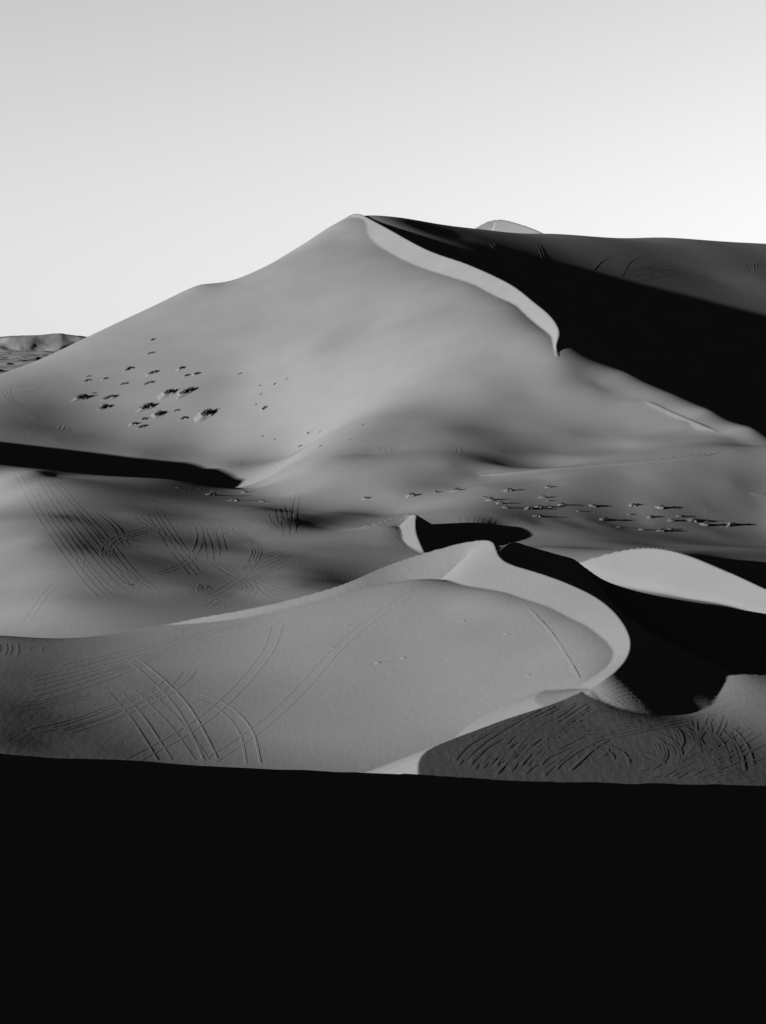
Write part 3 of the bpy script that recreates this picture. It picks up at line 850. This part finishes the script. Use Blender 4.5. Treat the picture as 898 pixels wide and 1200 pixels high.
for px, py, w in [(152, 432, 12), (212, 432, 10), (179, 437, 12), (219, 440, 8), (231, 438, 9), (175, 449, 12), (103, 446, 9), (123, 444, 8), (145, 450, 9), (96, 466, 18), (110, 461, 6),
                  (129, 466, 16), (123, 477, 15), (197, 461, 19), (219, 459, 19), (173, 477, 21), (187, 485, 15), (207, 481, 7), (216, 490, 10), (157, 497, 10), (166, 500, 11), (169, 491, 8),
                  (179, 398, 7), (177, 414, 8), (104, 441, 6)]:
    shrub(px, py, w, LG, 'shrub cluster on the great dune', slope=True, size=1.4)
shrub(241, 486, 28, 'largest and longest dark shrub mound of the cluster on the great dune', 'shrub cluster on the great dune', slope=True, size=1.1)
LS = ' lone shrub scattered on the great dune between the cluster and the spur'
for px, py, w in [(281, 438, 7), (305, 452, 5), (322, 450, 6), (306, 462, 5), (336, 444, 5), (361, 508, 8), (375, 506, 6), (352, 523, 8), (376, 523, 7), (308, 511, 5), (322, 515, 5), (410, 515, 5), (425, 498, 6), (300, 474, 5)]:
    shrub(px, py, w, LS, 'scattered shrubs on the great dune', slope=True)
shrub(310, 478, 12, 'small dark slanting shrub, largest of the scattered ones beside the cluster', 'scattered shrubs on the great dune', slope=True)
LP = ' shrub on a pale hummock casting a long shadow on the flat'
for px, py, w in [(512, 577, 7), (535, 575, 13), (597, 575, 11), (568, 583, 6), (576, 586, 11), (587, 590, 9), (594, 595, 8), (637, 583, 9), (621, 596, 11), (632, 594, 8),
                  (645, 594, 8), (659, 592, 9), (697, 593, 10), (678, 599, 5), (643, 587, 5), (742, 592, 9), (776, 595, 11), (738, 603, 5), (764, 606, 10), (788, 610, 9), (797, 605, 7),
                  (813, 610, 12), (828, 615, 12), (753, 621, 7), (776, 622, 12), (787, 620, 7), (726, 618, 6), (631, 605, 10)]:
    shrub(px, py, w, LP, 'shrubs on the flat', size=1.35)
shrub(429, 584, 9, 'compact shrub with a thin straight shadow at the tracked end of the flat', 'shrubs on the flat', size=1.2)
shrub(483, 581, 16, 'broad dark shrub standing alone on the flat before the spur', 'shrubs on the flat')
shrub(644, 571, 10, 'lone pointed hummock with a dark shrub, highest on the flat', 'shrubs on the flat', size=1.1)
shrub(709, 609, 16, 'big pale hummock with a dark lee side, apart from the row on the flat', 'shrubs on the flat', size=1.1)
shrub(857, 615, 15, 'long hummock shrub at the far end of the row on the flat', 'shrubs on the flat', size=1.1)
LE = ' shrub on the edge of the tracked plateau beside the dark hollow'
for px, py, w in [(258, 576, 6), (287, 577, 9), (308, 588, 8), (235, 573, 5), (208, 572, 5)]:
    shrub(px, py, w, LE, 'shrubs along the plateau edge', size=1.2)
shrub(249, 580, 13, 'bright hummock with a ragged shrub and deep shadow on the plateau edge', 'shrubs along the plateau edge', size=1.3)
shrub(275, 587, 13, 'low shrub mound below the plateau edge at the start of a long shadow', 'shrubs along the plateau edge', size=1.3)
for px, py in [(150, 685), (154, 686)]:
    shrub(px, py, 4.5, 'one of two tiny black shrubs side by side among the valley tracks', 'shrub pair in the valley', size=1.2)
for px, py, w in [(543, 728, 10), (594, 743, 10), (619, 791, 10), (473, 771, 10), (390, 760, 9), (407, 733, 8), (443, 777, 12), (458, 772, 8)]:
    shrub(px, py, w, 'low bare sand bump on the smooth face of the near dune', 'sand bumps on the near dune', bare=True)
